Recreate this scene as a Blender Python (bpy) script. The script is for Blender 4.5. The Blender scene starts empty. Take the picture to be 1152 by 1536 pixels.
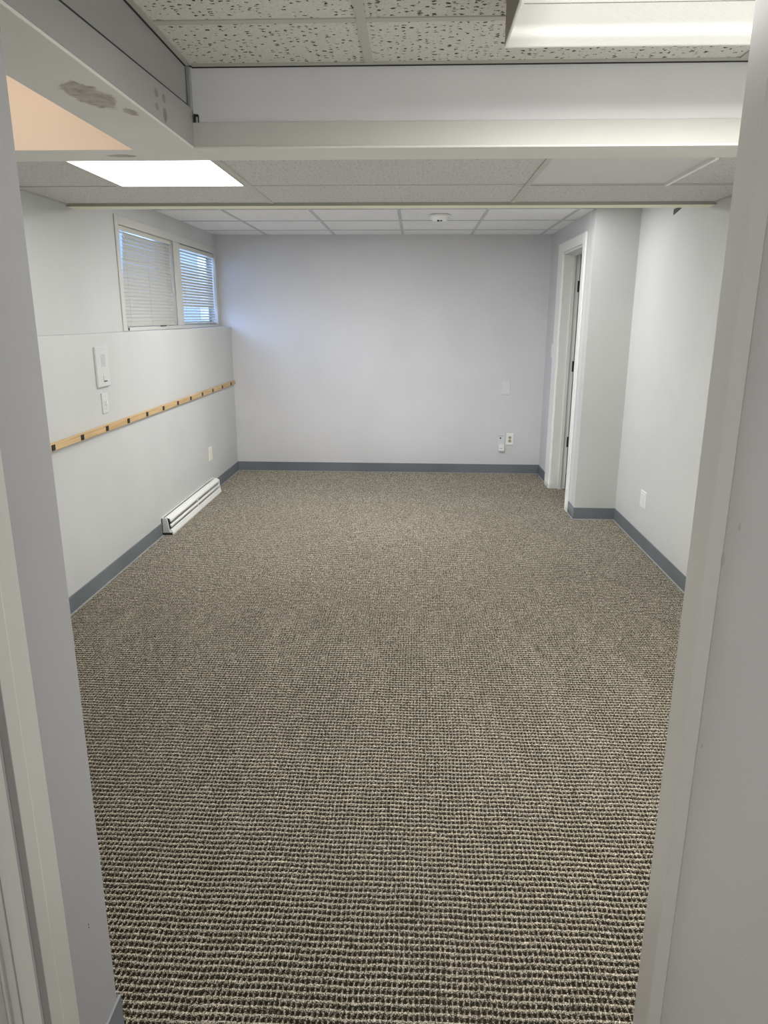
import bpy, bmesh, math, random
import numpy as np
from mathutils import Matrix, Vector
random.seed(7)
scene = bpy.context.scene
COL = scene.collection

# ------------------------------------------------------------------ dimensions (metres, camera above the origin)
H = 1.455
XL, XU, XR, XB = -1.7218, -1.8265, 1.4895, 1.1905      # left lower wall, left upper wall, right wall, door wall
YB, YF = 6.829, 5.220                                   # far wall, front of the jog
ZC, ZM, ZN = 2.161, 2.0143, 2.267                       # far, middle and near ceilings
ZL, YS, BB = 1.3635, 3.937, 0.093                       # ledge, ceiling step, baseboard height
HL, HR, YP = -0.600, 0.476, 1.15                        # passage walls and partition face
YC = 2.690                                              # front of the cross beam
DX0, DX1 = -0.992, -0.776                               # depth beam

# ------------------------------------------------------------------ helpers
def lin(c):
    return tuple(((v / 12.92) if v <= 0.04045 else ((v + 0.055) / 1.055) ** 2.4) for v in c)

def rgb(r, g, b):
    return lin((r / 255, g / 255, b / 255)) + (1.0,)

def new_mat(name):
    m = bpy.data.materials.new(name)
    m.use_nodes = True
    nt = m.node_tree
    return m, nt, nt.nodes['Principled BSDF']

def nd(nt, typ, **kw):
    n = nt.nodes.new(typ)
    for k, v in kw.items():
        setattr(n, k, v)
    return n

def L(nt, a, b):
    nt.links.new(a, b)

def math_node(nt, op, a, b=None, c=None, clamp=False):
    n = nd(nt, 'ShaderNodeMath', operation=op)
    n.use_clamp = clamp
    for i, v in enumerate((a, b, c)):
        if v is None:
            continue
        if isinstance(v, (int, float)):
            n.inputs[i].default_value = v
        else:
            L(nt, v, n.inputs[i])
    return n.outputs[0]

def mix_col(nt, f, a, b):
    n = nd(nt, 'ShaderNodeMix', data_type='RGBA')
    for s, v in ((n.inputs[0], f), (n.inputs[6], a), (n.inputs[7], b)):
        if isinstance(v, (int, float, tuple)):
            s.default_value = v
        else:
            L(nt, v, s)
    return n.outputs[2]

def ramp(nt, f, lo, hi, a=0.0, b=1.0):
    n = nd(nt, 'ShaderNodeMapRange')
    n.interpolation_type = 'SMOOTHSTEP'
    n.inputs[1].default_value, n.inputs[2].default_value = lo, hi
    n.inputs[3].default_value, n.inputs[4].default_value = a, b
    L(nt, f, n.inputs[0])
    return n.outputs[0]

def noise(nt, vec, scale, detail=2.0, rough=0.5):
    n = nd(nt, 'ShaderNodeTexNoise')
    n.inputs['Scale'].default_value = scale
    n.inputs['Detail'].default_value = detail
    n.inputs['Roughness'].default_value = rough
    L(nt, vec, n.inputs['Vector'])
    return n

def bump(nt, bsdf, h, strength, dist):
    n = nd(nt, 'ShaderNodeBump')
    n.inputs['Strength'].default_value = strength
    n.inputs['Distance'].default_value = dist
    L(nt, h, n.inputs['Height'])
    L(nt, n.outputs[0], bsdf.inputs['Normal'])

def paint(name, col, rough=0.55, var=0.03, bscale=220, bstr=0.12, spec=0.3):
    m, nt, b = new_mat(name)
    tc = nd(nt, 'ShaderNodeTexCoord').outputs['Object']
    n1 = noise(nt, tc, 1.7, 3)
    dark = tuple(c * (1 - var * 2) for c in col[:3]) + (1,)
    L(nt, mix_col(nt, ramp(nt, n1.outputs[0], 0.3, 0.7), dark, col), b.inputs['Base Color'])
    b.inputs['Roughness'].default_value = rough
    b.inputs['Specular IOR Level'].default_value = spec
    if bstr:
        bump(nt, b, noise(nt, tc, bscale, 2).outputs[0], bstr, 0.002)
    return m

def emitter(name, col, strength):
    m, nt, b = new_mat(name)
    b.inputs['Base Color'].default_value = (0.8, 0.8, 0.8, 1)
    b.inputs['Emission Color'].default_value = col
    b.inputs['Emission Strength'].default_value = strength
    return m

# ------------------------------------------------------------------ materials
CP = .0122                                              # carpet wale spacing
M = {}
M['wall'] = paint('lavender_wall_paint', (0.615, 0.615, 0.63, 1), 0.6)
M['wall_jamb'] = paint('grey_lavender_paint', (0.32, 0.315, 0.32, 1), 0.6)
M['wall_white'] = paint('pale_wall_paint', (0.62, 0.625, 0.61, 1), 0.6)
M['wall_side'] = paint('soft_grey_wall_paint', (0.555, 0.56, 0.55, 1), 0.6)
M['soffit_dark'] = paint('dark_lavender_paint', (0.36, 0.355, 0.345, 1), 0.6)  # one flat darker lavender for the upper depth beam face
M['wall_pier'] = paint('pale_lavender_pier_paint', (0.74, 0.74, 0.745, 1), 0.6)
M['soffit'] = paint('soffit_lavender_paint', (0.74, 0.74, 0.75, 1), 0.6)
M['trim'] = paint('white_trim_paint', (0.72, 0.72, 0.69, 1), 0.4, 0.02, 90, 0.05)
M['trim_bright'] = paint('bright_white_trim_paint', (0.80, 0.81, 0.78, 1), 0.35, 0.01, 90, 0.04)
M['edge_grey'] = paint('trim_edge_shade', (0.30, 0.285, 0.28, 1), 0.5, 0.04)  # grey stands for the shadow on the left door casing edge
M['trim_pier'] = paint('greyed_trim_paint', (0.70, 0.685, 0.655, 1), 0.4, 0.02, 90, 0.05)
M['trim_case'] = paint('beige_trim_paint', (0.44, 0.43, 0.40, 1), 0.4, 0.02, 90, 0.05)
M['trim_warm'] = paint('warm_white_trim_paint', (0.72, 0.70, 0.665, 1), 0.4, 0.02, 90, 0.05)
M['trim_dim'] = paint('aged_trim_paint', (0.58, 0.575, 0.54, 1), 0.4, 0.02, 90, 0.05)
M['door'] = paint('white_door_paint', (0.70, 0.72, 0.72, 1), 0.4, 0.02, 90, 0.05)
M['cream'] = paint('cream_paint', (0.56, 0.56, 0.52, 1), 0.45, 0.03)
M['peach'] = paint('peach_warm_light', (0.80, 0.645, 0.52, 1), 0.6, 0.02)  # peach tone stands in for warm light falling in the left bay
M['bar'] = paint('ceiling_grid_metal', (0.50, 0.49, 0.44, 1), 0.45, 0.03, 60, 0.03)
M['bar_far'] = paint('pale_ceiling_grid_metal', (0.52, 0.52, 0.54, 1), 0.45, 0.03, 60, 0.03)
M['bar_white'] = paint('white_ceiling_grid_metal', (0.80, 0.80, 0.78, 1), 0.4, 0.02, 60, 0.03)
M['strip_front'] = paint('olive_grey_strip', (0.36, 0.365, 0.30, 1), 0.5, 0.05)  # step face darkened in the colour to carry its shade
M['strip_under'] = paint('lit_cream_strip', (0.86, 0.85, 0.64, 1), 0.5, 0.05)  # underside brightened in the colour to carry bounced light
M['base'] = paint('grey_rubber_baseboard', (0.175, 0.195, 0.21, 1), 0.45, 0.10, 40, 0.1)
M['base_edge'] = paint('grey_rubber_cove', (0.30, 0.31, 0.32, 1), 0.45, 0.06, 40, 0.1)
M['plastic'] = paint('white_plastic', (0.78, 0.78, 0.76, 1), 0.35, 0.01, 60, 0.02)
M['plastic_cool'] = paint('painted_over_plate', (0.64, 0.645, 0.68, 1), 0.45, 0.01, 60, 0.02)
M['plate_wall'] = paint('wall_toned_plastic', (0.58, 0.585, 0.575, 1), 0.4, 0.01, 60, 0.02)
M['ivory'] = paint('ivory_plastic', (0.76, 0.74, 0.62, 1), 0.35, 0.01, 60, 0.02)
M['ivory_dark'] = paint('worn_ivory_plastic', (0.40, 0.38, 0.26, 1), 0.4, 0.01, 60, 0.02)
M['grey'] = paint('grey_plastic', (0.40, 0.40, 0.40, 1), 0.5, 0.02)
M['dark'] = paint('dark_slot', (0.02, 0.02, 0.018, 1), 0.6, 0.02)
M['black'] = paint('black_rubber', (0.012, 0.010, 0.008, 1), 0.5, 0.02)
M['bronze'] = paint('dark_bronze_hinge_metal', (0.045, 0.040, 0.035, 1), 0.4, 0.1)
M['fixture_end'] = paint('brown_grey_end_plate', (0.29, 0.25, 0.20, 1), 0.5, 0.08)
M['heater'] = paint('white_enamel', (0.80, 0.80, 0.76, 1), 0.35, 0.01, 60, 0.03)
M['heater_end'] = paint('grey_enamel', (0.62, 0.64, 0.65, 1), 0.4, 0.03, 60, 0.1)
M['slat'] = paint('blind_slat_vinyl', (0.52, 0.51, 0.455, 1), 0.4, 0.02, 30, 0.02)
M['rail'] = paint('blind_headrail_metal', (0.62, 0.61, 0.54, 1), 0.4, 0.02, 30, 0.02)
M['patch'] = paint('smooth_ceiling_board', (0.62, 0.62, 0.60, 1), 0.6, 0.02, 120, 0.05)

def wood():
    m, nt, b = new_mat('pale_pine')
    tc = nd(nt, 'ShaderNodeTexCoord').outputs['Object']
    mp = nd(nt, 'ShaderNodeMapping'); mp.inputs['Scale'].default_value = (60, 2.5, 60)
    L(nt, tc, mp.inputs['Vector'])
    n = noise(nt, mp.outputs[0], 1.5, 4)
    L(nt, mix_col(nt, ramp(nt, n.outputs[0], 0.3, 0.7), (0.47, 0.30, 0.13, 1), (0.60, 0.42, 0.21, 1)), b.inputs['Base Color'])
    b.inputs['Roughness'].default_value = 0.45
    return m
M['wood'] = wood()

def tile(name, base, scale, size, depth, amount, fine=0.0):
    """mineral fibre tile with short dark worm holes"""
    m, nt, b = new_mat(name)
    tc = nd(nt, 'ShaderNodeTexCoord').outputs['Object']
    nz = noise(nt, tc, scale * 1.3, 2)
    off = nd(nt, 'ShaderNodeVectorMath', operation='SCALE'); off.inputs[3].default_value = 1.6 / scale
    sub = nd(nt, 'ShaderNodeVectorMath', operation='SUBTRACT'); sub.inputs[1].default_value = (0.5, 0.5, 0.5)
    L(nt, nz.outputs['Color'], sub.inputs[0]); L(nt, sub.outputs[0], off.inputs[0])
    add = nd(nt, 'ShaderNodeVectorMath', operation='ADD')
    L(nt, tc, add.inputs[0]); L(nt, off.outputs[0], add.inputs[1])
    mp = nd(nt, 'ShaderNodeMapping'); mp.inputs['Scale'].default_value = (0.55, 1.0, 1.0)
    L(nt, add.outputs[0], mp.inputs['Vector'])
    v = nd(nt, 'ShaderNodeTexVoronoi'); v.voronoi_dimensions = '2D'
    v.inputs['Scale'].default_value = scale
    L(nt, mp.outputs[0], v.inputs['Vector'])
    sep = nd(nt, 'ShaderNodeSeparateColor'); L(nt, v.outputs['Color'], sep.inputs[0])
    thr = math_node(nt, 'MULTIPLY', ramp(nt, sep.outputs[0], 0.25, 1.0), size)
    d = math_node(nt, 'SUBTRACT', thr, v.outputs['Distance'])
    hole = ramp(nt, d, 0.0, 0.05)
    g = noise(nt, tc, 160, 3)
    col = mix_col(nt, ramp(nt, g.outputs[0], 0.3, 0.7), tuple(c * (0.86 - fine) for c in base[:3]) + (1,), base)
    col = mix_col(nt, math_node(nt, 'MULTIPLY', hole, amount), col, tuple(c * 0.05 for c in base[:3]) + (1,))
    L(nt, col, b.inputs['Base Color'])
    b.inputs['Roughness'].default_value = 0.9
    b.inputs['Specular IOR Level'].default_value = 0.1
    h = math_node(nt, 'SUBTRACT', math_node(nt, 'MULTIPLY', g.outputs[0], 0.3), hole)
    bump(nt, b, h, depth, 0.003)
    return m
M['tile_near'] = tile('pitted_tile', (0.70, 0.685, 0.63, 1), 78, 0.30, 0.5, 0.97)
M['tile_dense'] = tile('densely_pitted_tile', (0.64, 0.625, 0.57, 1), 95, 0.42, 0.6, 0.92)
M['tile_mid'] = tile('finely_fissured_tile', (0.66, 0.66, 0.63, 1), 90, 0.30, 0.5, 0.32, 0.12)
M['tile_far'] = tile('pale_plain_tile', (0.86, 0.86, 0.86, 1), 120, 0.2, 0.2, 0.10)

def carpet(flat):
    """loop pile carpet; the waffle height comes with the mesh as an attribute"""
    m, nt, b = new_mat('waffle_loop_carpet' + ('_plain' if flat else ''))
    tc = nd(nt, 'ShaderNodeTexCoord').outputs['Object']
    fib = noise(nt, tc, 330, 2, 0.75); fib2 = noise(nt, tc, 900, 1); big = noise(nt, tc, 1.1, 3)
    if flat:
        hgt = noise(nt, tc, 90, 1).outputs[0]
    else:
        at = nd(nt, 'ShaderNodeAttribute'); at.attribute_name = 'pile'; hgt = at.outputs['Fac']
    f = math_node(nt, 'ADD', hgt, math_node(nt, 'MULTIPLY_ADD', fib.outputs[0], 2.5, -1.25))
    f = math_node(nt, 'ADD', f, math_node(nt, 'MULTIPLY_ADD', fib2.outputs[0], 0.7, -0.35))
    c = mix_col(nt, ramp(nt, f, 0.42, 1.38), CARPET_DARK, CARPET_LIGHT)
    c = mix_col(nt, ramp(nt, big.outputs[0], 0.35, 0.7, 0.0, 0.12), c, (0.13, 0.11, 0.08, 1))
    L(nt, c, b.inputs['Base Color'])
    b.inputs['Roughness'].default_value = 0.95
    b.inputs['Specular IOR Level'].default_value = 0.05
    bump(nt, b, f, 0.45, 0.002)
    return m
CARPET_DARK, CARPET_LIGHT = (0.020, 0.0155, 0.009, 1), (0.77, 0.70, 0.565, 1)
M['carpet'] = carpet(False)
M['carpet_plain'] = carpet(True)

def beam_paint(name, col, spots, stain_col, soft):
    """paint with a few worn stains; spots = [(x, y, z, rx, ry, rz)]"""
    m, nt, b = new_mat(name)
    tc = nd(nt, 'ShaderNodeTexCoord').outputs['Object']
    n1 = noise(nt, tc, 26, 4, 0.65)
    tot = None
    for (x, y, z, rx, ry, rz) in spots:
        s = nd(nt, 'ShaderNodeVectorMath', operation='SUBTRACT'); s.inputs[1].default_value = (x, y, z)
        L(nt, tc, s.inputs[0])
        d = nd(nt, 'ShaderNodeVectorMath', operation='DIVIDE'); d.inputs[1].default_value = (rx, ry, rz)
        L(nt, s.outputs[0], d.inputs[0])
        ln = nd(nt, 'ShaderNodeVectorMath', operation='LENGTH'); L(nt, d.outputs[0], ln.inputs[0])
        e = math_node(nt, 'ADD', ln.outputs['Value'], math_node(nt, 'MULTIPLY_ADD', n1.outputs[0], soft * 2, -soft))
        r = ramp(nt, e, 0.75, 1.05, 1.0, 0.0)
        tot = r if tot is None else math_node(nt, 'MAXIMUM', tot, r)
    g = noise(nt, tc, 30, 4)
    f = math_node(nt, 'MULTIPLY', tot, ramp(nt, g.outputs[0], 0.25, 0.7, 0.45, 0.9))
    big = noise(nt, tc, 2.3, 3)
    base = mix_col(nt, ramp(nt, big.outputs[0], 0.3, 0.7), tuple(c * 0.93 for c in col[:3]) + (1,), col)
    L(nt, mix_col(nt, f, base, stain_col), b.inputs['Base Color'])
    b.inputs['Roughness'].default_value = 0.5
    bump(nt, b, noise(nt, tc, 160, 2).outputs[0], 0.1, 0.002)
    return m
M['beam_under'] = beam_paint('stained_cream_beam_paint', (0.69, 0.68, 0.625, 1),
    [(-0.862, 2.065, 2.012, 0.055, 0.125, 0.1), (-0.815, 2.22, 2.012, 0.018, 0.04, 0.1), (-1.07, 2.79, 2.012, 0.06, 0.025, 0.1)],
    (0.23, 0.17, 0.115, 1), 0.7)
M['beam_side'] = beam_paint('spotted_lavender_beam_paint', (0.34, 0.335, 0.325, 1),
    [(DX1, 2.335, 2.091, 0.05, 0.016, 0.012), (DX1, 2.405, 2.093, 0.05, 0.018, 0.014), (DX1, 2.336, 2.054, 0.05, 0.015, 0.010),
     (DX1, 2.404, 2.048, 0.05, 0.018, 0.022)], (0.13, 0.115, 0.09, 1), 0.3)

def lens_mat():
    m, nt, b = new_mat('prismatic_lens')
    tc = nd(nt, 'ShaderNodeTexCoord').outputs['Object']
    xyz = nd(nt, 'ShaderNodeSeparateXYZ'); L(nt, tc, xyz.inputs[0])
    # glow of the tubes behind the lens (tubes run along x)
    y = xyz.outputs[1]
    tot = None
    for (c, w) in ((2.095 - 1.8965, 0.06), (1.86 - 1.8965, 0.075), (1.66 - 1.8965, 0.06)):
        d = math_node(nt, 'ABSOLUTE', math_node(nt, 'SUBTRACT', y, c))
        r = ramp(nt, d, 0.0, w, 1.0, 0.0)
        tot = r if tot is None else math_node(nt, 'MAXIMUM', tot, r)
    endf = ramp(nt, xyz.outputs[0], -0.62, -0.48, 0.35, 1.0)
    pr = math_node(nt, 'MULTIPLY', math_node(nt, 'SINE', math_node(nt, 'MULTIPLY', xyz.outputs[0], 900)),
                   math_node(nt, 'SINE', math_node(nt, 'MULTIPLY', y, 900)))
    st = math_node(nt, 'MULTIPLY', math_node(nt, 'MULTIPLY_ADD', tot, LENS_PEAK, LENS_BASE), math_node(nt, 'MULTIPLY_ADD', endf, 0.6, 0.4))
    st = math_node(nt, 'MULTIPLY', st, math_node(nt, 'MULTIPLY_ADD', pr, 0.06, 1.0))
    b.inputs['Base Color'].default_value = (0.30, 0.30, 0.28, 1)
    b.inputs['Roughness'].default_value = 0.4
    b.inputs['Emission Color'].default_value = (1.0, 0.98, 0.88, 1)
    L(nt, st, b.inputs['Emission Strength'])
    bump(nt, b, pr, 0.4, 0.001)
    return m
LENS_BASE, LENS_PEAK = 0.66, 0.42
M['lens'] = lens_mat()
M['led'] = emitter('led_diffuser', (1.0, 0.99, 0.96, 1), 6.5)
M['led_far'] = emitter('far_led_diffuser', (1.0, 1.0, 1.0, 1), 48.0)
M['led_dim'] = emitter('dim_far_led_diffuser', (1.0, 1.0, 1.0, 1), 11.0)

def glass():
    m = bpy.data.materials.new('window_glass'); m.use_nodes = True
    nt = m.node_tree; nt.nodes.clear()
    o = nd(nt, 'ShaderNodeOutputMaterial'); mx = nd(nt, 'ShaderNodeMixShader')
    t = nd(nt, 'ShaderNodeBsdfTransparent'); g = nd(nt, 'ShaderNodeBsdfGlossy')
    t.inputs[0].default_value = (0.95, 0.97, 1, 1); g.inputs['Roughness'].default_value = 0.02
    mx.inputs[0].default_value = 0.07
    L(nt, t.outputs[0], mx.inputs[1]); L(nt, g.outputs[0], mx.inputs[2]); L(nt, mx.outputs[0], o.inputs[0])
    return m
M['glass'] = glass()

# ------------------------------------------------------------------ geometry helpers
def box(bm, x0, x1, y0, y1, z0, z1, bev=0.0, mi=0, seg=2):
    x0, x1 = min(x0, x1), max(x0, x1); y0, y1 = min(y0, y1), max(y0, y1); z0, z1 = min(z0, z1), max(z0, z1)
    v = [bm.verts.new(p) for p in ((x0, y0, z0), (x1, y0, z0), (x1, y1, z0), (x0, y1, z0), (x0, y0, z1), (x1, y0, z1), (x1, y1, z1), (x0, y1, z1))]
    fs = [bm.faces.new([v[i] for i in q]) for q in ((3, 2, 1, 0), (4, 5, 6, 7), (0, 1, 5, 4), (1, 2, 6, 5), (2, 3, 7, 6), (3, 0, 4, 7))]
    for f in fs: f.material_index = mi
    if bev > 0:
        es = list({e for f in fs for e in f.edges})
        r = bmesh.ops.bevel(bm, geom=es, offset=bev, segments=seg, profile=0.5, affect='EDGES')
        for f in r['faces']: f.material_index = mi
    return bm

def prism(bm, poly, axis, a, b, bev=0.0):
    """extrude a 2D polygon along an axis; poly in the two other axes in order"""
    def P(q, t):
        return {'X': (t, q[0], q[1]), 'Y': (q[0], t, q[1]), 'Z': (q[0], q[1], t)}[axis]
    A = [bm.verts.new(P(q, a)) for q in poly]; B = [bm.verts.new(P(q, b)) for q in poly]
    n = len(poly)
    fs = [bm.faces.new(A), bm.faces.new(B[::-1])]
    for i in range(n):
        fs.append(bm.faces.new((A[i], B[i], B[(i + 1) % n], A[(i + 1) % n])))
    bmesh.ops.recalc_face_normals(bm, faces=fs)
    if bev > 0:
        es = list({e for f in fs for e in f.edges})
        bmesh.ops.bevel(bm, geom=es, offset=bev, segments=2, profile=0.5, affect='EDGES')
    return bm

def cyl(bm, c, axis, r, h, seg=24, r2=None):
    rot = {'Z': Matrix.Identity(4), 'X': Matrix.Rotation(math.pi / 2, 4, 'Y'), 'Y': Matrix.Rotation(math.pi / 2, 4, 'X')}[axis]
    bmesh.ops.create_cone(bm, cap_ends=True, segments=seg, radius1=r, radius2=r if r2 is None else r2, depth=h, matrix=Matrix.Translation(c) @ rot)
    return bm

def tube(bm, pts, r, seg=8):
    rings = []
    for i, p in enumerate(pts):
        p = Vector(p)
        d = (Vector(pts[min(i + 1, len(pts) - 1)]) - Vector(pts[max(i - 1, 0)])).normalized()
        up = Vector((0, 0, 1)) if abs(d.z) < 0.9 else Vector((1, 0, 0))
        u = d.cross(up).normalized(); w = d.cross(u)
        rings.append([bm.verts.new(p + (u * math.cos(t) + w * math.sin(t)) * r) for t in [2 * math.pi * k / seg for k in range(seg)]])
    for a, b in zip(rings, rings[1:]):
        for k in range(seg):
            bm.faces.new((a[k], a[(k + 1) % seg], b[(k + 1) % seg], b[k]))
    bm.faces.new(rings[0]); bm.faces.new(rings[-1][::-1])
    bmesh.ops.recalc_face_normals(bm, faces=bm.faces)
    return bm

def NB(): return bmesh.new()

WORLD = {}
def obj(name, bm, mat, parent=None, smooth=False):
    off = WORLD.get(parent.name, Vector((0, 0, 0))) if parent else Vector((0, 0, 0))
    if off.length: bmesh.ops.translate(bm, vec=-off, verts=bm.verts)
    me = bpy.data.meshes.new(name)
    bm.to_mesh(me); bm.free()
    for m in (mat if isinstance(mat, (list, tuple)) else [mat]): me.materials.append(M[m])
    if smooth:
        for p in me.polygons: p.use_smooth = True
    o = bpy.data.objects.new(name, me); COL.objects.link(o)
    if parent: o.parent = parent
    WORLD[o.name] = off
    return o

def struct(name, bm, mat, parent=None):
    o = obj(name, bm, mat, parent)
    if parent is None: o['kind'] = 'structure'
    return o

def thing(name, label, cat, loc, group=None, kind=None):
    o = bpy.data.objects.new(name, None); COL.objects.link(o)
    o.location = loc; o.empty_display_size = 0.05
    WORLD[o.name] = Vector(loc)
    if kind: o['kind'] = kind
    if label: o['label'] = label
    if cat: o['category'] = cat
    if group: o['group'] = group
    return o

def tag(o, label, cat, group=None):
    o['label'] = label; o['category'] = cat
    if group: o['group'] = group
    return o

# ================================================================== THE ROOM
# floor
b = NB(); box(b, -2.0, 2.3, -1.5, 7.0, -0.05, -0.0005)
struct('floor', b, 'carpet_plain')
def pile(name, x0, x1, y0, y1, nx, ny):
    xs = np.linspace(x0, x1, int((x1 - x0) / CP * nx) + 1); ys = np.linspace(y0, y1, int((y1 - y0) / .0195 * ny) + 1)
    X, Y = np.meshgrid(xs, ys)
    wx = X + .0011 * np.sin(Y * 31 + 1.3 * np.sin(X * 7)) + .0006 * np.sin(Y * 83 + X * 20)
    wy = Y + .0009 * np.sin(X * 17 + Y * 3) + .0008 * np.sin(X * 53 + 2 * np.sin(Y * 11))
    row = (.5 + .5 * np.sin(wy * 2 * np.pi / .0195)) ** 1.7
    col = (.5 + .5 * np.sin(wx * 2 * np.pi / CP)) ** 1.3 * .76
    rng = np.random.default_rng(5)
    hgt = np.maximum(row, col) + rng.normal(0, .09, X.shape)
    Z = -.0008 + .0085 * np.clip(hgt, 0, 1.15)
    n, k = len(ys), len(xs)
    me = bpy.data.meshes.new(name)
    idx = np.arange(n * k).reshape(n, k)
    q = np.stack([idx[:-1, :-1], idx[:-1, 1:], idx[1:, 1:], idx[1:, :-1]], -1).reshape(-1, 4)
    me.vertices.add(n * k); me.loops.add(q.size); me.polygons.add(len(q))
    me.vertices.foreach_set('co', np.stack([X, Y, Z], -1).astype(np.float32).ravel())
    me.loops.foreach_set('vertex_index', q.ravel().astype(np.int32))
    me.polygons.foreach_set('loop_start', np.arange(0, q.size, 4, dtype=np.int32))
    me.polygons.foreach_set('use_smooth', np.ones(len(q), dtype=bool))
    at = me.attributes.new('pile', 'FLOAT', 'POINT'); at.data.foreach_set('value', hgt.astype(np.float32).ravel())
    me.update(calc_edges=True); me.materials.append(M['carpet'])
    o = bpy.data.objects.new(name, me); COL.objects.link(o); o['kind'] = 'structure'
    return o
pile('floor.001', XL, XR, .95, 3.4, 4, 5)
pile('floor.002', XL, XR, 3.4, YB, 4, 4.5)
# far wall
b = NB(); box(b, -2.0, 2.3, YB, YB + 0.12, 0, 2.4)
struct('wall_far', b, 'wall')
# left wall: foundation ledge below, thinner wall above with the window opening
WY0, WY1, WM0, WM1, WZ0, WZ1 = 4.592, 6.752, 5.612, 5.757, 1.384, 2.000
b = NB()
box(b, XU, XL, YP, YB, 0, ZL, 0.003)
struct('wall_left', b, 'wall_side')
b = NB()
xa = XU - 0.14
box(b, xa, XU, YP, YB, 0, WZ0); box(b, xa, XU, YP, YB, WZ1, 2.4)
box(b, xa, XU, YP, WY0, WZ0, WZ1); box(b, xa, XU, WY1, YB, WZ0, WZ1)
struct('wall_left_upper', b, 'wall_side')
# right wall
b = NB(); box(b, XR, XR + 0.12, YP, YF + 0.002, 0, 2.4)
struct('wall_right', b, 'wall_white')
# jog: front face and the wall with the door in it
DY0, DY1, DZ = 5.502, 6.222, 1.965
b = NB(); box(b, XB, 2.2, YF, YF + 0.12, 0, 2.4)
struct('wall_jog', b, 'wall_side')
b = NB(); t = 0.125
box(b, XB, XB + t, YF + 0.12, DY0, 0, 2.4); box(b, XB, XB + t, DY1, YB, 0, 2.4); box(b, XB, XB + t, DY0, DY1, DZ, 2.4)
struct('wall_door_side', b, 'wall')
b = NB(); box(b, 2.14, 2.2, YF + 0.12, YB, 0, 2.4)
struct('wall_closet', b, 'wall')
# partition with the passage the camera stands in
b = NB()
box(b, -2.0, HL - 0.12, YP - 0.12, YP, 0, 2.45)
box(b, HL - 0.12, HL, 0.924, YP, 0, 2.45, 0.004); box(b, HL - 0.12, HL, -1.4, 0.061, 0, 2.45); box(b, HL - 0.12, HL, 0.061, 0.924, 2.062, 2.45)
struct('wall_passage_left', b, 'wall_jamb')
b = NB()
box(b, HR + 0.001, 2.0, YP - 0.12, YP, 0, 2.45)
box(b, HR, HR + 0.12, -1.4, YP, 0, 2.45, 0.004)
struct('wall_passage_right', b, 'wall_pier')
b = NB(); box(b, HL - 0.5, HR + 0.5, -1.5, -1.4, 0, 2.45)
struct('wall_back', b, 'wall')

# ------------------------------------------------------------------ ceilings
TH = 0.004
def ceiling(name, cells, z, mats):
    bm = NB()
    for (x0, x1, y0, y1, mi) in cells: box(bm, x0, x1, y0, y1, z + TH, z + 0.03, 0, mi)
    return struct(name, bm, mats)
def bars(parent, z, xs, ys, w, mat, x0, x1, y0, y1):
    bm = NB()
    for x in xs: box(bm, x - w / 2, x + w / 2, y0, y1, z, z + TH + 0.001)
    for y in ys: box(bm, x0, x1, y - w / 2, y + w / 2, z + 0.0006, z + TH + 0.001)
    obj('ceiling_grid', bm, mat, parent)
# near ceiling (over the passage and the right-hand bay)
gx = [-0.170, 1.049]
cn = ceiling('ceiling', [(DX1 - 0.02, gx[0], 2.33, YC + 0.02, 0), (gx[0], gx[1], 2.33, YC + 0.02, 0), (gx[1], 2.0, 2.33, YC + 0.02, 0),
                         (DX1 - 0.02, gx[0], -1.5, 2.33, 0), (gx[0], gx[1], -1.5, 2.33, 1), (gx[1], 2.0, -1.5, 2.33, 0), (-2.0, DX1 - 0.02, -1.5, YC + 0.02, 0)],
             ZN, ['tile_near', 'tile_dense'])
bars(cn, ZN, gx, [2.331, 1.721, 1.111], 0.028, 'bar', DX1, 1.49, -1.4, YC)
# middle, lower ceiling
mx = [-1.334, -0.752, 0.478, 1.076]; YM = 3.440
cm = ceiling('ceiling.001', [(-1.9, mx[0], 2.8, YM, 0), (mx[0], mx[1], 2.8, 2.87, 0), (mx[1], mx[2], 2.8, YM, 0), (mx[2], mx[3], 2.8, YM, 1),
                             (mx[3], 1.6, 2.8, YM, 0), (-1.9, mx[1], YM, YS, 0), (mx[1], mx[2], YM, YS, 0), (mx[2], 1.6, YM, YS, 0)],
             ZM, ['tile_mid', 'patch'])
bm = NB(); w = 0.012
box(bm, mx[1] - w, mx[1] + w, 2.88, YS, ZM, ZM + TH + .001); box(bm, mx[2] - w, mx[2] + w, 2.88, YS, ZM, ZM + TH + .001)
box(bm, mx[0] - w, mx[0] + w, 2.88, YM, ZM, ZM + TH + .001)
box(bm, XU, XR, YM - .008, YM + .008, ZM + .0006, ZM + TH + .001)
obj('ceiling_grid', bm, 'bar', cm)
bm = NB(); box(bm, mx[3] - .011, mx[3] + .005, 2.88, YM - .008, ZM - .007, ZM + TH + .001, .001)
obj('ceiling_bar', bm, 'bar_white', cm)
bm = NB(); box(bm, mx[3] + .0055, mx[3] + .0145, 2.88, YM - .008, ZM + .001, ZM + TH + .001)
box(bm, mx[2], XR, YM + .008, YM + .018, ZM + .001, ZM + TH + .001)
obj('ceiling_gap', bm, 'dark', cm)
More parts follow.
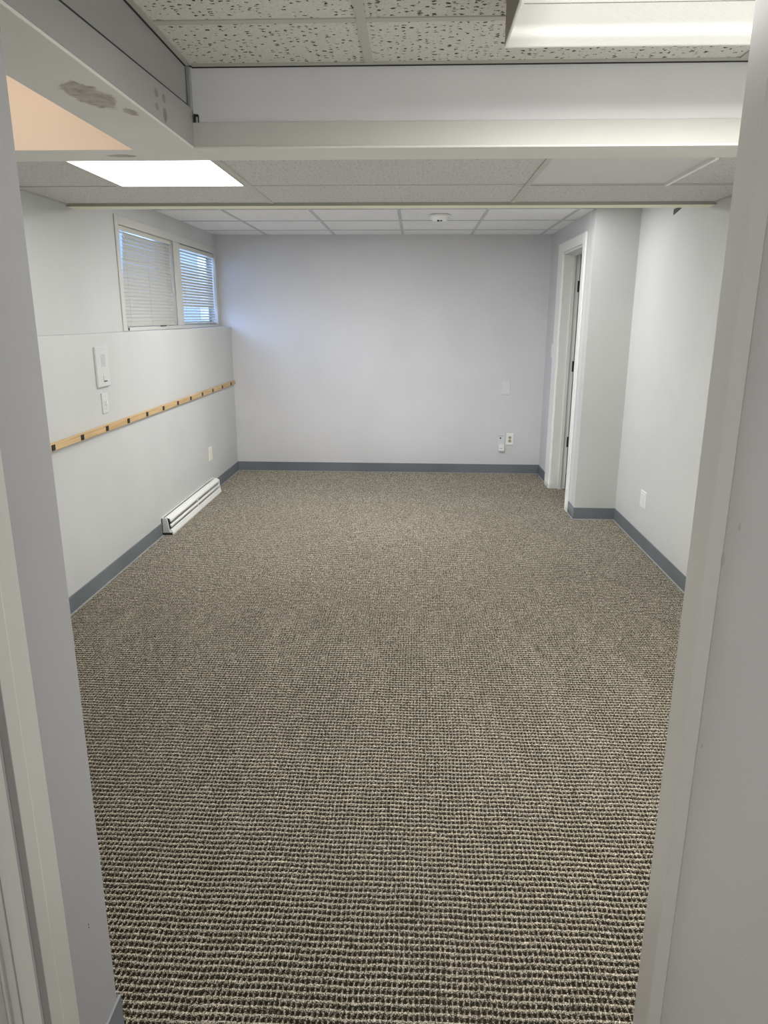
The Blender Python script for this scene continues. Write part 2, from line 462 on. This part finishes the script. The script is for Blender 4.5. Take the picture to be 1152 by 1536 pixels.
# far ceiling
fx = [-1.353, -0.744, -0.134, 0.4756, 1.0852]; fy = [6.469, 5.859, 5.250, 4.640]
FL = [(-0.744, -0.134, 4.64, 5.13), (0.4756, 1.0852, 4.64, 5.13)]
cells = []
xs = [-1.9] + fx + [2.2]; ys = [4.0, 4.64, 5.25, 5.859, 6.469, YB + .02]
for i in range(len(xs) - 1):
    for j in range(len(ys) - 1):
        cells.append((xs[i], xs[i + 1], ys[j], ys[j + 1], 0))
cf = ceiling('ceiling.002', cells, ZC, ['tile_far'])
bars(cf, ZC, fx, fy, 0.022, 'bar_far', XU, 2.14, 4.05, YB)
# edge of the lower ceiling where it steps up
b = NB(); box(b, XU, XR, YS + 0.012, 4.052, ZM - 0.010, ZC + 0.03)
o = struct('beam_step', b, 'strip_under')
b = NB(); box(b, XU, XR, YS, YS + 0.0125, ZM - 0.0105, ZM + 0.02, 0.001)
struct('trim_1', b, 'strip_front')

# ------------------------------------------------------------------ beams
b = NB()
box(b, DX1 - 0.001, XR, YC + 0.003, 2.86, 2.020, 2.096, 0.001)          # painted board
struct('beam_cross', b, 'cream')
b = NB(); box(b, DX1 + 0.001, XR, YC + 0.014, 2.86, 2.096, 2.33)
struct('wall_soffit', b, 'soffit')
b = NB(); box(b, XU, DX0 + 0.001, YC + 0.004, 2.86, 2.013, 2.33)
struct('wall_bay', b, 'peach')
b = NB(); box(b, XU, DX0, YC + .0055, 2.878, 2.0120, 2.0205, 0.0015); box(b, DX0, DX1, YC, 2.878, 2.0120, 2.0205, 0.0015); box(b, DX1, XR, YC - 0.002, 2.878, 2.0120, 2.0200, 0.0015)
box(b, DX0, DX1, YP, YC + .001, 2.0120, 2.0205, 0.0015)
struct('beam_soffit', b, 'beam_under')
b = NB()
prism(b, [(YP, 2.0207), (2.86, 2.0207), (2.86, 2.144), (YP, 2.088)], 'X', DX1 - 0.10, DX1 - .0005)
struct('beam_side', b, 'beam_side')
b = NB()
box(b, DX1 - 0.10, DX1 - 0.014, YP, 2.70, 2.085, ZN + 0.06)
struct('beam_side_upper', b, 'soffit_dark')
b = NB(); prism(b, [(YP, 2.092), (YC, 2.137), (YC, 2.152), (YP, 2.104)], 'X', DX1 - .0142, DX1 - .0132)
struct('trim_11', b, 'dark')
b = NB(); prism(b, [(YP, 2.0207), (YC + .01, 2.0207), (YC + .01, 2.33), (YP, 2.33)], 'X', DX0 + .0005, DX1 - 0.10)
struct('beam_bay_side', b, 'peach')
# wall angles and the corner trim of the near ceiling
b = NB(); box(b, DX1 - 0.014, DX1 + 0.010, YP, YC + .012, ZN - 0.001, ZN + 0.010)
box(b, DX1, XR, YC - 0.010, YC + .013, ZN - 0.001, ZN + 0.010)
struct('trim_2', b, 'bar')
b = NB(); box(b, DX1 - 0.0138, DX1 - 0.009, YP, YC - .01, ZN - 0.0035, ZN - 0.001); box(b, DX1 + .006, XR, YC + 0.008, YC + .0138, ZN - 0.0035, ZN - 0.001)
struct('trim_3', b, 'dark')
b = NB(); box(b, DX1 - 0.0115, DX1 + 0.002, YC - 0.006, YC + .0135, 2.136, ZN - 0.0015, 0.003)
struct('trim_4', b, 'beam_side')
b = NB(); box(b, DX1 + .004, DX1 + .009, YC + 0.006, YC + .0138, 2.0965, 2.123); box(b, DX1 + .004, DX1 + .018, YC + 0.010, YC + .0138, 2.116, 2.123)
box(b, DX1 + .017, DX1 + .020, YC + .010, YC + .0138, 2.0965, 2.120)
struct('trim_5', b, 'dark')

# wall angle of the middle ceiling, along the side walls
b = NB(); box(b, XU, XU + 0.012, 2.88, YS, ZM - 0.002, ZM + TH); box(b, XR - 0.012, XR, 2.88, YS, ZM - 0.002, ZM + TH)
struct('trim_6', b, 'bar')
# mark and seam high on the right wall
b = NB(); prism(b, [(4.57, 2.034), (4.57, 2.066), (4.38, 2.066)], 'X', XR - 0.003, XR + .001)
struct('trim_7', b, 'bronze')
b = NB(); box(b, XR - 0.0015, XR + .001, 4.20, 4.58, 2.0095, 2.0125)
struct('trim_8', b, 'wall')

# ------------------------------------------------------------------ baseboards
def baseboard(name, x0, x1, y0, y1, axis, sgn, gap=None):
    """axis: thickness direction; sgn: side facing the room"""
    bm = NB()
    t = 0.006
    if axis == 'X':
        box(bm, x0, x0 + sgn * t, y0, y1, 0, BB, 0.0012, 0, 1)
        box(bm, x0, x0 + sgn * (t + 0.007), y0, y1, 0, 0.008, 0.002, 1, 1)
    else:
        box(bm, x0, x1, y0, y0 + sgn * t, 0, BB, 0.0012, 0, 1)
        box(bm, x0, x1, y0, y0 + sgn * (t + 0.007), 0, 0.008, 0.002, 1, 1)
    return struct(name, bm, ['base', 'base_edge'])
baseboard('baseboard_far', XL + .006, XB - .006, YB, YB, 'Y', -1)
baseboard('baseboard_left', XL, 0, YP, 4.640, 'X', 1)
baseboard('baseboard_left_far', XL, 0, 5.945, YB, 'X', 1)
baseboard('baseboard_door_far', XB, 0, 6.412, YB, 'X', -1)
baseboard('baseboard_door_near', XB, 0, YF - .006, 5.418, 'X', -1)
baseboard('baseboard_jog', XB, XR - .006, YF, YF, 'Y', -1)
baseboard('baseboard_right', XR, 0, YP, YF, 'X', -1)
b = NB(); box(b, HL, HL + .006, .988, YP + .006, 0, BB, .0012, 0, 1); box(b, HL, HL + .006, .988, YP + .006, BB - .004, BB + .001, .001, 1, 1)
box(b, -1.7, HL, YP, YP + .006, 0, BB, .0012, 0, 1)
struct('baseboard_passage', b, ['base', 'base_edge'])

# ------------------------------------------------------------------ door in the jog wall
dr = thing('door_1', None, None, (XB, (DY0 + DY1) / 2, 0), kind='structure')
bm = NB(); cw = 0.016
box(bm, XB - cw, XB, 5.422, DY0, 0, 2.040, 0.004)
box(bm, XB - cw, XB, DY1 - .002, 6.408, 0, 2.040, 0.004)
box(bm, XB - cw, XB, DY0 - .001, DY1, DZ, 2.0395, 0.004)
obj('casing', bm, 'trim_bright', dr)
bm = NB()
box(bm, XB - .002, XB + t + .004, DY1 - .016, DY1 + .001, 0, DZ, .001); box(bm, XB - .002, XB + t + .004, DY0 - .001, DY0 + .016, 0, DZ, .001)
box(bm, XB - .002, XB + t + .004, DY0, DY1, DZ - .016, DZ + .001, .001)
box(bm, XB + .065, XB + .092, DY1 - .028, DY1 - .015, 0, DZ - .01, .002); box(bm, XB + .065, XB + .092, DY0 + .015, DY0 + .028, 0, DZ - .01, .002)
box(bm, XB + .065, XB + .092, DY0 + .01, DY1 - .01, DZ - .028, DZ - .015, .002)
obj('jamb', bm, 'trim', dr)
leaf_bm = NB(); box(leaf_bm, XB + t + .022, XB + t + .70, DY1 - .052, DY1 - .016, 0.012, DZ - .02, .002)
leaf = obj('leaf', leaf_bm, 'door', dr)
for z in (1.70, 1.06, 0.42):
    bm = NB(); cyl(bm, (XB + t + .012, DY1 - .022, z), 'Z', .0075, .088, 12)
    box(bm, XB + t - .008, XB + t + .012, DY1 - .0185, DY1 - .0155, z - .044, z + .044, .001)
    box(bm, XB + t + .010, XB + t + .021, DY1 - .040, DY1 - .020, z - .044, z + .044, .001)
    cyl(bm, (XB + t + .012, DY1 - .022, z + .048), 'Z', .006, .010, 12, .003)
    obj('hinge', bm, 'bronze', dr)

# ------------------------------------------------------------------ door at the camera's left
dl = thing('door_2', None, None, (HL, 0.5, 0), kind='structure')
bm = NB()
prism(bm, [(HL, .900), (HL + .015, .900), (HL + .0155, .930), (HL + .0135, .936), (HL + .0120, .984), (HL, .985)], 'Z', 0, 2.12, .0006)
prism(bm, [(HL, .085), (HL + .015, .085), (HL + .0155, .055), (HL + .0135, .049), (HL + .0120, .001), (HL, .000)], 'Z', 0, 2.12, .0006)
box(bm, HL, HL + .014, .0, .985, 2.06, 2.13, .001)
obj('casing', bm, 'trim_case', dl)
bm = NB()
box(bm, HL - .120, HL - .0005, .905, .9245, 0, 2.06, .001); box(bm, HL - .120, HL - .0005, .0605, .080, 0, 2.06, .001)
box(bm, HL - .095, HL - .052, .896, .9055, 0, 2.05, .002)
obj('jamb', bm, 'trim_warm', dl)
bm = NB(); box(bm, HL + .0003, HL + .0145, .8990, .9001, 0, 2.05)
obj('casing_edge_shade', bm, 'edge_grey', dl)  # strip painted grey in place of the casing edge's shadow
bm = NB(); box(bm, HL - .0380, HL - .0360, .9035, .906, 0, 2.05); box(bm, HL - .0005, HL + .0035, .8980, .9001, 0, 2.05)
obj('gap_and_shade_line', bm, 'grey', dl)  # one strip is the stop joint, the other paints shadow beside the casing
bm = NB(); box(bm, HL - .095, HL - .056, .084, .8955, .012, 2.045, .002)
obj('leaf', bm, 'trim_bright', dl)

# end casing of the passage's right wall
b = NB(); prism(b, [(.4603, 1.0935), (.4603, YP + .012), (HR + .05, YP + .012), (HR + .05, YP + .0005), (HR - .0004, YP + .0005), (HR - .0004, 1.0725)], 'Z', 0, 2.45); b.normal_update()
b.faces.ensure_lookup_table()
for f in b.faces:
    if f.normal.y < -.2 and f.normal.x < -.2: f.material_index = 1
struct('trim_9', b, ['trim_pier', 'trim_bright'])
# the scuffs and chips in the right-hand passage wall paint
b = NB()
for (y, z, ry, rz) in ((1.069, 1.097, .006, .012), (1.03, 1.16, .003, .006), (1.055, .78, .002, .004)):
    bmesh.ops.create_icosphere(b, subdivisions=2, radius=1, matrix=Matrix.Translation((HR, y, z)) @ Matrix.Diagonal((.0016, ry, rz, 1)))
struct('wall_chips', b, 'wall_white')

b = NB()
for (y, z) in ((1.0755, .3515), (1.0755, .3445)): cyl(b, (HL + .0002, y, z), 'X', .0013, .001, 10)
struct('wall_nail_holes', b, 'dark')
# ------------------------------------------------------------------ windows
b = NB(); c = 0.008
box(b, XU, XU + c, 4.542, WY0 + .004, ZL + .001, 2.048, .003); box(b, XU, XU + c, WY1 - .004, 6.815, ZL + .001, 2.048, .003)
box(b, XU, XU + c, WY0 + .004, WY1 - .004, WZ1 - .004, 2.048, .002); box(b, XU, XU + c, WM0, WM1, WZ0 + .004, WZ1 - .004, .002)
box(b, XU, XU + c, WY0 + .004, WY1 - .004, ZL + .001, WZ0 + .004, .002)
struct('trim_10', b, 'trim_dim')
def window(name, y0, y1):
    w = thing(name, None, None, (XU - .08, (y0 + y1) / 2, WZ0), kind='structure')
    bm = NB(); f = .035
    xa, xb = XU - .105, XU - .065
    box(bm, xa, xb, y0, y0 + f, WZ0, WZ1, .003); box(bm, xa, xb, y1 - f, y1, WZ0, WZ1, .003)
    box(bm, xa, xb, y0 + f, y1 - f, WZ0, WZ0 + f, .003); box(bm, xa, xb, y0 + f, y1 - f, WZ1 - f, WZ1, .003)
    obj('sash', bm, 'trim', w)
    bm = NB(); box(bm, XU - .088, XU - .084, y0 + f - .004, y1 - f + .004, WZ0 + f - .004, WZ1 - f + .004)
    obj('pane', bm, 'glass', w)
    return w
w1 = window('window_1', WY0 + .002, WM0 + .001)
w2 = window('window_2', WM1 - .001, WY1 - .002)
b = NB(); box(b, XU - .139, XU - .002, WM0 + .002, WM1 - .002, WZ0 + .001, WZ1 - .001)
struct('window_mullion', b, 'trim_dim')
bm = NB(); box(bm, XU + .0075, XU + .013, 4.609, 4.621, 1.368, 1.385, .001); box(bm, XU + .0075, XU + .012, 5.205, 5.325, 1.3855, 1.393, .001); box(bm, XU + .0075, XU + .018, 5.225, 5.25, 1.3865, 1.392, .001)
obj('latch', bm, 'bronze', w1)

# ------------------------------------------------------------------ blinds
def slat_bm(bm, x, z, y0, y1, ang, w=.025):
    ca, sa = math.cos(ang), math.sin(ang)
    n = 4; lo = []; hi = []
    for k in range(n + 1):
        u = (k / n - .5) * w; cv = .0046 * (1 - (2 * k / n - 1) ** 2)
        # inner (room) edge low, outer edge high for a positive angle
        px, pz = x - u * ca - cv * sa * -1, z + u * sa + cv * ca
        lo.append(bm.verts.new((px, y0, pz))); hi.append(bm.verts.new((px, y1, pz)))
    for k in range(n): bm.faces.new((lo[k], lo[k + 1], hi[k + 1], hi[k]))

def blind(name, label, y0, y1, ztop, zbot, angf, skew, xb):
    r = thing(name, label, 'blind', (xb, (y0 + y1) / 2, zbot - .012), 'venetian blinds in the windows')
    bm = NB(); box(bm, xb - .016, xb + .016, y0 - skew[2], y1, ztop - .030, ztop, .002)
    obj('headrail', bm, 'rail', r)
    bm = NB(); z = ztop - .046; pitch = .0225; n = 0
    while z > zbot + .005:
        f = (ztop - z) / (ztop - zbot)
        yy = y0 + skew[0] * (1 - f) + skew[1] * f + random.uniform(-.004, .004)
        slat_bm(bm, xb, z + random.uniform(-.0006, .0006), yy, y1 - .004, angf(f) + random.uniform(-.03, .03))
        z -= pitch; n += 1
    o = obj('slats', bm, 'slat', r, True)
    bm = NB(); box(bm, xb - .013, xb + .013, y0 + skew[1], y1 - .003, zbot - .012, zbot + .002, .003)
    obj('bottom_rail', bm, 'slat', r)
    for fr in (.12, .5, .88):
        bm = NB(); y = y0 + (y1 - y0) * fr
        for s in (-1, 1): tube(bm, [(xb + s * .0135, y, ztop - .03), (xb + s * .0135, y + .002, zbot)], .0008, 5)
        obj('ladder_cord', bm, 'slat', r)
    return r
R = math.radians
bl1 = blind('window_blind', 'closed cream venetian blind in the window nearer the camera, crooked at its near edge', WY0 + .012, WM0 - .006, WZ1 - .001, WZ0 + .018,
            lambda f: R(69), (.120, .018, -.004), XU - .026)
bm = NB(); tube(bm, [(XU - .008, WY0 + .03, 1.945), (XU - .004, WY0 + .045, 1.958), (XU - .003, WY0 + .075, 1.952), (XU - .003, WY0 + .10, 1.93)], .003, 6)
obj('tilt_hook', bm, 'plastic', bl1)
bm = NB(); tube(bm, [(XU - .006, WM0 - .06, 1.965), (XU - .005, WM0 - .055, 1.80), (XU - .003, WM0 - .04, 1.66)], .002, 6); cyl(bm, (XU - .003, WM0 - .04, 1.65), 'Z', .005, .03, 10)
obj('pull_cord', bm, 'rail', bl1)
def ang2(f):
    if f > .80: return R(24)
    if f < .20: return R(40)
    if f < .34: return R(56)
    return R(64)
bl2 = blind('window_blind', 'half open venetian blind with blue daylight showing through, by the room corner', WM1 + .006, WY1 - .004, WZ1 - .006, WZ0 + .020, ang2, (0, 0, 0), XU - .026)

# ------------------------------------------------------------------ coat rail on the left wall
RY0, RY1 = 2.87, 6.806
cr = thing('peg_rail', 'long narrow pine rail with black square pads along the left wall', 'rail', (XL, (RY0 + RY1) / 2, .838))
bm = NB(); box(bm, XL, XL + .020, RY0, RY1, .838, .874, .003)
obj('board', bm, 'wood', cr)
for k in range(13):
    y = 2.972 + k * .3055
    bm = NB(); box(bm, XL + .010, XL + .0225, y - .017, y + .017, .8415, .8690, .0015)
    obj('black_pad', bm, 'black', cr)

# ------------------------------------------------------------------ plates, outlets, switches
def plate_on(name, label, cat, wall, u0, u1, z0, z1, mat, thick=.007, bev=.0025):
    """wall: ('X', x, sgn) or ('Y', y, sgn); u = the coordinate along the wall"""
    ax, v, s = wall
    loc = (v, (u0 + u1) / 2, z0) if ax == 'X' else ((u0 + u1) / 2, v, z0)
    r = thing(name, label, cat, loc)
    def part(pn, a0, a1, b0, b1, d0, d1, m, bv=.001, par=None):
        bm = NB()
        if ax == 'X': box(bm, v + s * d0, v + s * d1, a0, a1, b0, b1, bv)
        else: box(bm, a0, a1, v + s * d0, v + s * d1, b0, b1, bv)
        return obj(pn, bm, m, par or r)
    part('plate', u0, u1, z0, z1, -.001, thick, mat, bev)
    return r, part

LW, BW, RW, JW = ('X', XL, 1), ('Y', YB, -1), ('X', XR, -1), ('X', XB, -1)
# intercom and its small plate on the left wall
r, part = plate_on('wall_intercom', 'tall white intercom panel with speaker grille, above the pine rail', 'intercom', LW, 3.853, 4.014, 1.080, 1.296, 'plate_wall', .012, .004)
for k in range(9):
    part('grille_bar', 3.913, 3.965, 1.190 + k * .0075, 1.1935 + k * .0075, .0115, .0128, 'grey', .0004)
part('button', 3.922, 3.970, 1.112, 1.142, .0115, .0155, 'plate_wall', .002)
part('slot', 3.928, 3.966, 1.1065, 1.1115, .0115, .0140, 'dark', .0005)
r, part = plate_on('light_switch', 'white switch plate on left wall directly below the tall intercom panel', 'switch', LW, 3.892, 3.971, .935, 1.047, 'plate_wall')
part('toggle', 3.927, 3.937, .981, 1.003, .0065, .016, 'plastic', .001)
part('screw', 3.929, 3.935, 1.022, 1.027, .0065, .0078, 'grey', .0005); part('screw', 3.929, 3.935, .957, .962, .0065, .0078, 'grey', .0005)
r, part = plate_on('wall_outlet', 'ivory outlet plate low on the left wall above the heater', 'outlet', LW, 5.860, 5.948, .283, .398, 'ivory')
part('socket', 5.888, 5.920, .349, .377, .0065, .009, 'ivory', .002); part('socket', 5.888, 5.920, .304, .332, .0065, .009, 'ivory', .002)
# far wall
r, part = plate_on('blank_plate', 'blank painted cover plate on far wall, well above the outlets', 'cover plate', BW, .800, .882, .757, .888, 'plastic_cool', .008)
r, part = plate_on('wall_outlet', 'white duplex outlet on the far wall beside the phone jack', 'outlet', BW, .866, .936, .281, .394, 'plastic')
for z in (.353, .321):
    bm = NB(); cyl(bm, (.901, YB - .008, z), 'Y', .0145, .004, 20)
    sk = obj('socket', bm, 'ivory_dark', r)
    bm = NB()
    for dx in (-.005, .005): box(bm, .901 + dx - .0011, .901 + dx + .0011, YB - CP, YB - .0098, z - .004, z + .005)
    obj('slot', bm, 'dark', sk)
r, part = plate_on('phone_jack', 'pale jack plate with small box hanging below it on the far wall', 'jack', BW, .784, .851, .281, .399, 'plastic_cool')
part('label_strip', .793, .842, .366, .373, .0065, .0080, 'grey', .0005)
part('port', .806, .819, .340, .354, .0065, .0085, 'dark', .001)
part('adapter_box', .796, .850, .226, .284, 0, .030, 'plastic', .003)
part('adapter_slot', .806, .836, .249, .255, .0295, .031, 'grey', .0005)
# right wall, door wall
r, part = plate_on('wall_outlet', 'white outlet plate low on the right wall past the jog', 'outlet', RW, 4.535, 4.650, .262, .372, 'plastic')
part('socket_face', 4.566, 4.619, .278, .356, .0065, .0090, 'plastic', .001)
r, part = plate_on('light_switch', 'small white switch plate between the door casing and the far corner', 'switch', JW, 6.435, 6.520, 1.117, 1.232, 'plastic')
part('toggle', 6.472, 6.483, 1.163, 1.186, .0065, .016, 'plastic', .001)

# ------------------------------------------------------------------ baseboard heater
HY0, HY1 = 4.652, 5.935
hr = thing('baseboard_heater', 'white electric baseboard heater with slotted front against the left wall', 'heater', (XL, (HY0 + HY1) / 2, 0))
x = XL
bm = NB(); box(bm, x, x + .006, HY0, HY1, .006, .128, .001)
obj('back_plate', bm, 'heater', hr)
def band(name, poly, y0=HY0 + .018, y1=HY1 - .006, mat='heater', bv=.001):
    bm = NB(); prism(bm, [(x + a, z) for a, z in poly], 'Y', y0, y1, bv); return obj(name, bm, mat, hr)
band('top_cover', [(.016, .1245), (.034, .127), (.058, .108), (.058, .096), (.054, .096), (.052, .104), (.033, .120), (.016, .118)])
band('louver', [(.050, .075), (.060, .069), (.060, .058), (.055, .058), (.054, .065), (.050, .068)])
band('bottom_pan', [(.010, .012), (.052, .040), (.062, .036), (.071, .014), (.071, .004), (.010, .004)])
bm = NB(); box(bm, x + .006, x + .014, HY0 + .012, HY1 - .006, .020, .122); box(bm, x + .012, x + .046, HY0 + .014, HY1 - .01, .040, .100)
obj('heating_core', bm, 'dark', hr)
bm = NB(); y = HY0 + .05
while y < HY1 - .04:
    box(bm, x + .045, x + .0525, y, y + .003, .040, .104); y += .0125
fin = obj('fin', bm, 'grey', hr)
bm = NB(); box(bm, x + .044, x + .0585, 5.300, 5.318, .030, .108, .001)
obj('joint_clip', bm, 'heater', hr)
bm = NB(); prism(bm, [(x + .006, .022), (x + .006, .124), (x + .030, .127), (x + .040, .112), (x + .046, .070), (x + .050, .034), (x + .062, .025), (x + .062, .022)], 'Y', HY0 - .002, HY0 + .014, .001)
obj('end_cap', bm, 'heater_end', hr)
bm = NB(); prism(bm, [(x + .002, .010), (x + .002, .124), (x + .034, .124), (x + .058, .108), (x + .060, .058), (x + .070, .012)], 'Y', HY1 - .012, HY1, .001)
obj('end_cap', bm, 'heater', hr)
bm = NB(); box(bm, x + .0005, x + .066, HY0 - .003, HY0 + .012, .001, .0215); box(bm, x + .0003, x + .0058, HY0 - .006, HY0 + .004, .010, .121)
box(bm, x + .036, x + .052, HY0 + .010, HY0 + .017, .055, .118)
obj('end_gap', bm, 'dark', hr)

# ------------------------------------------------------------------ smoke detector, ceiling fitting
sd = thing('smoke_detector', 'round white smoke detector on the far ceiling', 'smoke detector', (.156, 5.555, ZC))
bm = NB(); cyl(bm, (.156, 5.555, ZC - .006), 'Z', .080, .014, 40)
obj('base', bm, 'plastic', sd)
bm = NB(); cyl(bm, (.156, 5.555, ZC - .026), 'Z', .046, .030, 40, .072)
obj('cover', bm, 'plastic', sd)
bm = NB(); box(bm, .137, .152, 5.505, 5.52, ZC - .046, ZC - .034, .002); box(bm, .156, .172, 5.506, 5.52, ZC - .044, ZC - .036, .002)
obj('sensor_vent', bm, 'dark', sd)
bm = NB(); cyl(bm, (-.352, 2.090, ZN + .002), 'Z', .062, .010, 32)
cyl(bm, (-.352, 2.090, ZN - .006), 'Z', .030, .012, 24, .045)
tag(obj('ceiling_fitting', bm, 'dark'), 'dark round fitting on the pitted ceiling tile left of the box light', 'ceiling fitting')

# ------------------------------------------------------------------ lights
def panel_light(name, label, x0, x1, y0, y1, z, mat, group=None):
    r = thing(name, label, 'ceiling light', ((x0 + x1) / 2, (y0 + y1) / 2, z), group)
    bm = NB(); f = .010
    box(bm, x0, x0 + f, y0, y1, z - .0015, z + .02); box(bm, x1 - f, x1, y0, y1, z - .0015, z + .02)
    box(bm, x0 + f, x1 - f, y0, y0 + f, z - .0015, z + .02); box(bm, x0 + f, x1 - f, y1 - f, y1, z - .0015, z + .02)
    obj('frame', bm, 'bar', r)
    bm = NB(); box(bm, x0 + f, x1 - f, y0 + f, y1 - f, z + .0005, z + .012)
    obj('diffuser', bm, mat, r)
    return r
panel_light('ceiling_light', 'glowing flat panel light set in the low middle ceiling', -1.328, -.764, 2.872, 3.431, ZM, 'led')
for (x0, x1, y0, y1) in FL:
    side = 'over the middle of the room' if x0 < 0 else 'near the right wall'
    panel_light('ceiling_light', 'flat panel light in the far ceiling %s' % side, x0 + .012, x1 - .012, y0 + .012, y1, ZC, 'led_far' if x0 < 0 else 'led_dim', 'flat panel lights in the far ceiling')
# box light in the near ceiling
bx0, bx1, by0, by1, bz = .226, 1.445, 1.59, 2.203, 2.155
bl = thing('ceiling_light', 'large boxed fluorescent light with ribbed lens hanging below the near ceiling', 'ceiling light', ((bx0 + bx1) / 2, (by0 + by1) / 2, bz))
bm = NB(); box(bm, bx0, bx0 + .006, by0, by1 + .003, bz + .003, ZN + .001)
obj('end_plate', bm, 'fixture_end', bl)
bm = NB(); box(bm, bx1 - .006, bx1, by0, by1, bz + .003, ZN + .001)
obj('end_plate', bm, 'fixture_end', bl)
bm = NB(); box(bm, bx0 + .006, bx1 - .006, by1 - .006, by1, bz + .003, ZN + .001); box(bm, bx0 + .006, bx1 - .006, by0, by0 + .006, bz + .003, ZN + .001)
obj('side_plate', bm, 'bar', bl)
bm = NB(); box(bm, bx0 + .004, bx1 - .004, by0 + .002, by1 - .002, bz + .001, bz + .006)
# lens keeps world-space texture: shift happens through the object location below
ln = obj('lens', bm, 'lens', bl)
bm = NB()
box(bm, bx0 - .001, bx0 + .005, by0 - .001, by1 + .001, bz - .0015, bz + .004, .001); box(bm, bx1 - .005, bx1 + .001, by0 - .001, by1 + .001, bz - .0015, bz + .004, .001)
box(bm, bx0 + .004, bx1 - .004, by1 - .004, by1 + .001, bz - .0015, bz + .004, .001); box(bm, bx0 + .004, bx1 - .004, by0 - .001, by0 + .004, bz - .0015, bz + .004, .001)
obj('lens_rim', bm, 'bar_white', bl)
bm = NB(); box(bm, bx0 + .012, bx1 - .012, 1.924, 1.927, bz + .0002, bz + .002)
obj('lens_seam', bm, 'grey', bl)

# lamp for the light the box lens sheds
la = bpy.data.lights.new('box_lamp', 'AREA'); la.shape = 'RECTANGLE'; la.size, la.size_y = bx1 - bx0 - .03, by1 - by0 - .03
la.energy = 44; la.color = (1.0, .99, .96)
lo = bpy.data.objects.new('box_lamp', la); lo.location = ((bx0 + bx1) / 2, (by0 + by1) / 2, bz - .004); COL.objects.link(lo)
def area_lamp(name, loc, rot, sx, sy, power, col):
    l = bpy.data.lights.new(name, 'AREA'); l.shape = 'RECTANGLE'; l.size, l.size_y = sx, sy; l.energy = power; l.color = col
    o = bpy.data.objects.new(name, l); o.location = loc; o.rotation_euler = rot; COL.objects.link(o)
# fill lamps with no fixture, added behind the camera and at floor level
area_lamp('passage_fill', (-.05, -1.36, 1.15), (math.radians(90), 0, 0), .9, 1.9, 11.0, (1.0, .985, .96))
area_lamp('passage_ceiling_fill', (-.06, -.95, ZN - .02), (0, 0, 0), .6, .6, 1.8, (1.0, .99, .96))  # unseen fill added under the passage ceiling
area_lamp('bounce_fill', (-.1, 4.0, .04), (math.radians(180), 0, 0), 2.6, 5.0, 15.0, (1.0, .99, .965))  # added upward fill imitating light bounced off the floor
# added lamp outside the corner window, strengthening the blue skylight
area_lamp('sky_fill', (-2.25, 6.25, 1.80), (0, math.radians(-90), 0), .7, 1.0, 30.0, (.42, .60, 1.0))
# added warm fill with no fixture, brightening the left-hand bay
lb = bpy.data.lights.new('bay_fill', 'AREA'); lb.shape = 'RECTANGLE'; lb.size, lb.size_y = .5, .12; lb.spread = math.radians(110)
lb.energy = 3.0; lb.color = (1.0, .93, .84)
lo = bpy.data.objects.new('bay_fill', lb); lo.location = (-1.42, 1.50, 2.14); lo.rotation_euler = (math.radians(93), 0, 0); COL.objects.link(lo)
# ------------------------------------------------------------------ daylight
w = bpy.data.worlds.new('sky'); scene.world = w; w.use_nodes = True
bg = w.node_tree.nodes['Background']
bg.inputs[0].default_value = (0.36, 0.57, 1.0, 1); bg.inputs[1].default_value = 1.6

# ------------------------------------------------------------------ camera
F = 1078.04
pitch, yaw, roll = math.radians(15.1778), math.radians(2.4649), math.radians(0.1794)
fw = Vector((-math.sin(yaw), math.cos(yaw), 0)); rt = Vector((math.cos(yaw), math.sin(yaw), 0)); up = Vector((0, 0, 1))
f2 = fw * math.cos(pitch) - up * math.sin(pitch); u2 = up * math.cos(pitch) + fw * math.sin(pitch)
r3 = rt * math.cos(roll) + u2 * math.sin(roll); u3 = u2 * math.cos(roll) - rt * math.sin(roll)
cam = bpy.data.cameras.new('camera'); co = bpy.data.objects.new('camera', cam); COL.objects.link(co)
cam.sensor_fit = 'VERTICAL'; cam.sensor_height = 24.0; cam.lens = 24.0 * F / 1536; cam.clip_start = 0.02
mw = Matrix.Identity(4)
for i in range(3): mw[i][0], mw[i][1], mw[i][2] = r3[i], u3[i], -f2[i]
mw.translation = (0, 0, H)
co.matrix_world = mw
scene.camera = co
scene.view_settings.view_transform = 'Standard'
scene.view_settings.look = 'None'
scene.view_settings.exposure = 0.0
